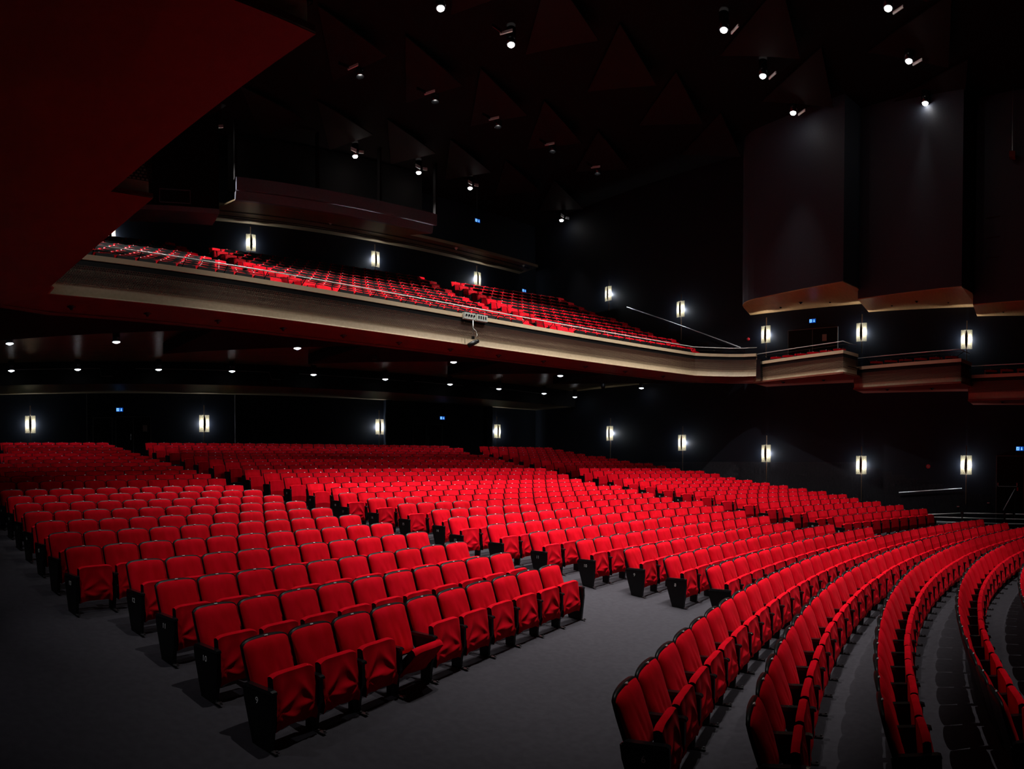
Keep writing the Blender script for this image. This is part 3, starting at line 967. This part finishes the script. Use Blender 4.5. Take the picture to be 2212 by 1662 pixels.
def pad(seed, nu, nv):
    """upholstered back: arched top, rounded corners, soft front, slight creases"""
    r = random.Random(seed)
    ph = [r.uniform(0, 6.28) for _ in range(4)]
    mb = MB()
    zb, hw0, hw1 = .30, .236, .2535

    def outline(u, v):
        s = 2 * u - 1
        hw = hw0 + (hw1 - hw0) * v
        ztop = .789 - .015 * s * s - (.032 * abs(s) ** 10 if seed else 0)
        return s * hw, zb + (ztop - zb) * v, s

    def fr(u, v):
        x, z, s = outline(u, v)
        e = (1 - abs(s) ** 6) * (1 - abs(2 * v - 1) ** 8)
        cr = 0.0
        if seed:
            w_ = math.exp(-((s - .1 - .3 * math.sin(ph[1])) / .42) ** 2) * math.exp(-((v - .36) / .27) ** 2)
            cr = .017 * (.5 - abs(math.sin(7.5 * (s + (.35 + .2 * math.sin(ph[3])) * (v - .4)) + ph[0])) ** .6) * w_
            cr += .004 * math.sin(5 * s + 9 * v + ph[2]) * (1 - v)
        return (x, ybase(v) - .014 - .036 * e - .012 * math.sin(math.pi * v) + cr, z)
    mb.grid(fr, nu, nv)
    w = nu + 1
    edge = [i for i in range(nu + 1)] + [j * w + nu for j in range(1, nv + 1)] + [nv * w + i for i in range(nu - 1, -1, -1)] + [j * w for j in range(nv - 1, 0, -1)]
    n_ = len(edge)
    back = [(mb.v[i][0], mb.v[i][1] + .016, mb.v[i][2]) for i in edge]
    o = len(mb.v)
    mb.v += back
    for k in range(n_):
        mb.f.append((edge[(k + 1) % n_], edge[k], o + k, o + (k + 1) % n_))
        mb.m.append(0)
    return mb


def shell(nu, nv, corner=.034):
    mb = MB()
    hw0, hw1, zb = .246, .265, .28

    def o_(u, v, d):
        s = 2 * u - 1
        hw = hw0 + (hw1 - hw0) * v
        zt = .801 - .015 * s * s - corner * abs(s) ** 9
        return (s * hw, ybase(v) + d, zb + (zt - zb) * v)
    mb.grid(lambda u, v: o_(u, v, -.006), nu, nv)
    a = len(mb.v)
    mb.grid(lambda u, v: o_(1 - u, v, .019 + .02 * math.sin(math.pi * u)), nu, nv)
    w = nu + 1
    edge = [i for i in range(nu + 1)] + [j * w + nu for j in range(1, nv + 1)] + [nv * w + i for i in range(nu - 1, -1, -1)] + [j * w for j in range(nv - 1, 0, -1)]
    mir = lambda i: a + (i // w) * w + (nu - i % w)
    n_ = len(edge)
    for k in range(n_):
        i, j = edge[k], edge[(k + 1) % n_]
        mb.f.append((j, i, mir(i), mir(j)))
        mb.m.append(0)
    return mb


def pan(seed, nu, nv, z0_=.155, z1_=.58):
    """tipped-up seat pan, hinge at z .33; outer face carries gathers of the loose cover"""
    r = random.Random(seed + 50)
    ph = [r.uniform(0, 6.28) for _ in range(5)]
    amp = r.uniform(.6, 1.25)
    mb = MB()
    hw = .23
    zh = z0_ + .115
    yo = lambda v: -.415 + .06 * v

    def outer(u, v):
        s = 2 * u - 1
        x = s * hw * (1 - .03 * (1 - v))
        z = z0_ + (z1_ - z0_) * v - .026 * abs(s) ** 7
        y = yo(v) - .010 * (1 - abs(s) ** 4) * math.sin(math.pi * min(1, v * 1.1))
        if seed:
            for sg, q in ((-1, 0), (1, 1)):
                dx, dz = s * hw - sg * .21, z - zh - .02
                d = math.hypot(dx, dz) + 1e-4
                y += amp * .013 * (abs(math.sin(3.6 * math.atan2(dz, -sg * dx) + ph[q])) - .6) * math.exp(-((d - .15) / .13) ** 2) * 1.35
            y += amp * .009 * (abs(math.sin(15 * (z - .3) + 2.2 * s * math.sin(ph[3]) + ph[2])) - .6) * max(0, .75 - v)
        y += .03 * max(0, .18 - v) / .18
        return (x, y, z)

    def inner(u, v):
        s = 2 * u - 1
        x = s * hw
        z = z0_ + .01 + (z1_ - z0_ - .01) * v - .026 * abs(s) ** 7
        return (x, yo(v) + .066 + .035 * (1 - v), z)

    def top(u, v):
        a, b = outer(u, 1), inner(u, 1)
        return (a[0], a[1] + (b[1] - a[1]) * v, a[2] + .012 * math.sin(math.pi * v))
    mb.grid(outer, nu, nv)
    mb.grid(lambda u, v: inner(1 - u, v), max(2, nu // 3), max(2, nv // 3))
    mb.grid(top, nu, 3)
    for s in (0, 1):
        g = lambda u, v, s=s: tuple(outer(s, v)[k] + (inner(s, v)[k] - outer(s, v)[k]) * (u if s else 1 - u) for k in range(3))
        mb.grid(g, 2, max(2, nv // 2), 1)
    mb.grid(lambda u, v: tuple(inner(u, 0)[k] + (outer(u, 0)[k] - inner(u, 0)[k]) * v for k in range(3)), max(2, nu // 3), 1)
    return mb


ARM = MB().prism([(-.43, .455), (-.425, .475), (-.40, .484), (-.10, .484), (-.075, .473), (-.075, .452)], -.027, .027)
STD = MB().prism([(-.41, .454), (-.085, .454), (-.11, .38), (-.2, .26), (-.235, .19), (-.235, 0.0), (-.355, 0.0), (-.375, .19), (-.41, .26)], -.02, .02)
END = MB().prism([(-.425, .454), (-.055, .454), (-.07, .35), (-.18, 0.0), (-.39, 0.0), (-.43, .35)], -.022, .022)
FOOT = MB().box((0, -.40, .004), (.042, .11, .008)).lathe([(.011, 0), (.011, .014), (.001, .016)], (.009, -.438, .006), 8).lathe([(.011, 0), (.011, .014), (.001, .016)], (-.009, -.385, .006), 8)
HINGES = {}
for s in (-1, 1):
    HING = MB()
    c = [(s * .228, -.33 + .062 * math.cos(a), .27 + .08 * math.sin(a)) for a in np.linspace(0, 2 * math.pi, 13)[:-1]]
    d = [(s * .247, y, z) for _, y, z in c]
    HING.add(c + d, [(i, (i + 1) % 12, 12 + (i + 1) % 12, 12 + i) for i in range(12)] + [tuple(range(11, -1, -1)), tuple(range(12, 24))])
    HINGES[s] = HING.mesh('pan_hinge', [M_BLACK])
PLT = MB().box((0, -.006, .7995), (.036, .016, .011), rot=Matrix.Rotation(-.5, 3, 'X'))
ME = dict(shell=shell(20, 8).mesh('back_shell', [M_BLACK], True), arm=ARM.mesh('armrest', [M_GLOSS]), std=STD.mesh('standard', [M_BLACK]), end=END.mesh('end_panel', [M_BLACK]),
          foot=FOOT.mesh('foot_plate', [M_FOOT]), plate=PLT.mesh('seat_plate', [M_PLATE]))
PADS = [pad(k + 1, 28, 24).mesh('backrest', [M_RED], True) for k in range(5)]
PANS = [pan(k + 1, 30, 30).mesh('seat_pan', [M_RED, M_BLACK], True) for k in range(6)]

NUM = {}


def number_mesh(txt):
    if txt not in NUM:
        c = bpy.data.curves.new('row_number', 'FONT')
        c.body = txt
        c.size = .075
        c.align_x = 'CENTER'
        c.align_y = 'CENTER'
        c.extrude = .0012
        o = bpy.data.objects.new('row_number', c)
        COL.objects.link(o)
        dg = bpy.context.evaluated_depsgraph_get()
        me = bpy.data.meshes.new_from_object(o.evaluated_get(dg))
        me.materials.clear()
        me.materials.append(M_NUM)
        bpy.data.objects.remove(o)
        NUM[txt] = me
    return NUM[txt]


NUMROT = Matrix(((0, 0, -1), (-1, 0, 0), (0, 1, 0)))     # text right -> -y, up -> z, facing -x


def proto():
    r = bpy.data.objects.new('theatre_seat', None)
    kids = [('backrest', PADS[0]), ('back_shell', ME['shell']), ('seat_plate', ME['plate']), ('seat_pan', PANS[0]), ('pan_hinge', HINGES[-1]), ('pan_hinge', HINGES[1]),
            ('armrest', ME['arm']), ('standard', ME['std']), ('foot_plate', ME['foot'])]
    out = []
    for nme, me in kids:
        o = bpy.data.objects.new(nme, me)
        o.parent = r
        out.append(o)
    return r, out


PROOT, PKIDS = proto()
ROWW = dict(enumerate('zero one two three four five six seven eight nine ten eleven twelve thirteen fourteen fifteen sixteen seventeen eighteen nineteen twenty'.split()))
ROWW.update({20 + k: 'twenty-' + ROWW[k] for k in range(1, 10)})
ROWW.update({30: 'thirty', 31: 'thirty-one'})


def dist(s):
    return math.hypot(s[4] - CAMX, s[5] - CAMY)


def in_frame(s, mu=30, mv=30):
    for dz in (.3, .8):
        u, v = project(s[4], s[5], s[6] + dz)
        if -mu < u < 2212 + mu and v < 1662 + mv:
            return True
    return False


stalls = [s for s in SEATS if s[0] != 'side box']
vis = sorted([s for s in stalls if in_frame(s)], key=dist)
near = vis[:300]
nearset = set((s[0], s[1], s[2]) for s in near)
NOTNUM = {('middle block', 12), ('middle block', 7), ('aisle block', 14), ('front block', 5), ('front block', 3), ('front block', 2), ('front block', 1)}
for s in near:
    block, n, i, cnt, x, y, z, rz, w = s
    r = PROOT.copy()
    COL.objects.link(r)
    r.location = (x, y, z)
    r.rotation_euler = (0, 0, rz)
    low = (block == 'aisle block' and n == 9 and i == 3)
    what = 'half-lowered red theatre seat' if low else 'red tip-up theatre seat'
    where = {'aisle block': 'aisle end, row %s of the near block', 'middle block': 'aisle end, row %s of the middle block',
             'lamp wall block': 'aisle end, row %s of the lamp wall block', 'front block': 'near end, curved front row %s'}[block] % ROWW[n]
    tag(r, '%s, %s from the %s' % (what, ORD[i], where), 'seat', 'red theatre seats in the stalls')
    for o in PKIDS:
        c = o.copy()
        c.parent = r
        COL.objects.link(c)
        if o.data is PADS[0]:
            c.data = PADS[RND.randrange(5)]
        elif o.data is PANS[0]:
            c.data = PANS[RND.randrange(6)]
            if low:
                c.matrix_local = Matrix.Translation((0, -.30, .27)) @ Matrix.Rotation(math.radians(48), 4, 'X') @ Matrix.Translation((0, .30, -.27))
            elif RND.random() < .25:
                a = math.radians(RND.uniform(-3, 4))
                c.matrix_local = Matrix.Translation((0, -.33, .27)) @ Matrix.Rotation(a, 4, 'X') @ Matrix.Translation((0, .33, -.27))
        elif o.name.startswith(('armrest', 'standard', 'foot_plate')):
            c.location.x = -w / 2
            if o.name.startswith('standard') and i == 0:
                c.data = ME['end']
                c.name = 'end_panel'
                if (block, n) not in NOTNUM:
                    m_ = link('row_number', number_mesh(str(n)), c)
                    m_.matrix_local = Matrix.Translation((-.0228, -.235, .37)) @ NUMROT.to_4x4()
                    m_['label'] = 'grey row number %d' % n
    if i == cnt - 1:
        for nme, me in (('armrest', ME['arm']), ('end_panel', ME['end']), ('foot_plate', ME['foot'])):
            link(nme, me, r, (w / 2, 0, 0))


# the remaining seats, joined
def lowpoly(dark_pan):
    mb = MB()
    for src, mi in ((pad(0, 6, 3), 0), (shell(6, 3, .004), 1), (pan(0, 4, 3, *((.2, .645) if dark_pan else (.155, .58))), 0)):
        o = len(mb.v)
        mb.v += src.v
        mb.f += [tuple(i + o for i in f) for f in src.f]
        mb.m += [mi or k_ for k_ in src.m]
    if dark_pan:
        mb.box((0, -.405, .425), (.465, .05, .42), 1, rot=Matrix.Rotation(-.12, 3, 'X'))
    for src, mi in ((ARM, 1), (STD, 1)):
        o = len(mb.v)
        mb.v += [(a - W / 2, b, c_) for a, b, c_ in src.v]
        mb.f += [tuple(i + o for i in f) for f in src.f]
        mb.m += [mi] * len(src.f)
    o = len(mb.v)
    mb.v += PLT.v
    mb.f += [tuple(i + o for i in f) for f in PLT.f]
    mb.m += [2] * len(PLT.f)
    return mb


def endpiece(side):
    mb = MB()
    mb.v = [(a + side * W / 2, b, c_) for a, b, c_ in END.v]
    mb.f = list(END.f)
    mb.m = [1] * len(END.f)
    return mb


def joined(name, seats, label, group, dark=False, kind='stuff', parent=None):
    tmpl = {0: lowpoly(dark), -1: endpiece(-1), 1: endpiece(1)}
    if dark:
        red = lowpoly(False)
    V, F, Mi, o = [], [], [], 0
    for s in seats:
        block, n, i, cnt, x, y, z, rz, w = s
        c_, sn = math.cos(rz), math.sin(rz)
        parts = [red if dark and (i in (0, cnt - 1)) else tmpl[0]]
        if i == 0:
            parts.append(tmpl[-1])
        if i == cnt - 1:
            parts.append(tmpl[1])
        for p in parts:
            a = np.array(p.v)
            V.append(np.stack([a[:, 0] * c_ - a[:, 1] * sn + x, a[:, 0] * sn + a[:, 1] * c_ + y, a[:, 2] + z], 1))
            F += [tuple(k + o for k in f) for f in p.f]
            Mi += p.m
            o += len(p.v)
    me = bpy.data.meshes.new(name)
    me.from_pydata(np.concatenate(V).tolist(), [], F)
    for m in (M_RED, M_BLACK, M_PLATE):
        me.materials.append(m)
    me.polygons.foreach_set('material_index', Mi)
    me.update()
    ob = link(name, me)
    ob['kind'] = kind
    tag(ob, label, 'seats', group)
    return ob


rest = [s for s in stalls if (s[0], s[1], s[2]) not in nearset]
rest = [s for s in rest if in_frame(s, 260, 200)]
joined('theatre_seats', rest, 'rows of more distant red stalls seats running back to the rear wall', 'red theatre seats in the stalls')
# row numbers on the far aisle ends
for s in rest:
    if s[2] == 0 and s[0] in ('middle block', 'lamp wall block', 'aisle block') and s[1] <= 20 and (s[0], s[1]) not in NOTNUM:
        m_ = link('row_number', number_mesh(str(s[1])), bpy.data.objects['theatre_seats'])
        m_.matrix_local = Matrix.Translation((s[4], s[5], s[6])) @ Matrix.Rotation(s[7], 4, 'Z') @ Matrix.Translation((-W / 2 - .0228, -.235, .37)) @ NUMROT.to_4x4()

bs = [s for s in SEATS if s[0] == 'side box']
for k, b in enumerate(bz):
    R = 36 + k * .8656
    st = math.degrees(W / R)
    for a0, a1 in ((168.3, 157.3), (155.2, 142.2), (140.1 - .01 * k, 120)):
        cnt = int((a0 - a1) / st) + 1
        row = []
        for i in range(cnt):
            az = a0 - i * st
            x, y = pol(R, az)
            if x > 11.7 or x < -14.6 or y > YR - .5 or (x > 11.0 and k < 2):
                continue
            row.append((x, y, -math.radians(AX - az)))
        for i, (x, y, rz) in enumerate(row):
            bs.append(('balcony', k, i, len(row), x, y, b, rz, W))
joined('balcony_seats', bs, 'tiny red and black seats banked on the balcony and side boxes', 'balcony seats', dark=True)
bpy.data.objects.remove(PROOT)
for o in PKIDS:
    bpy.data.objects.remove(o)
print('seats', len(stalls), 'near', len(near), 'rest', len(rest), 'balcony', len(bs))
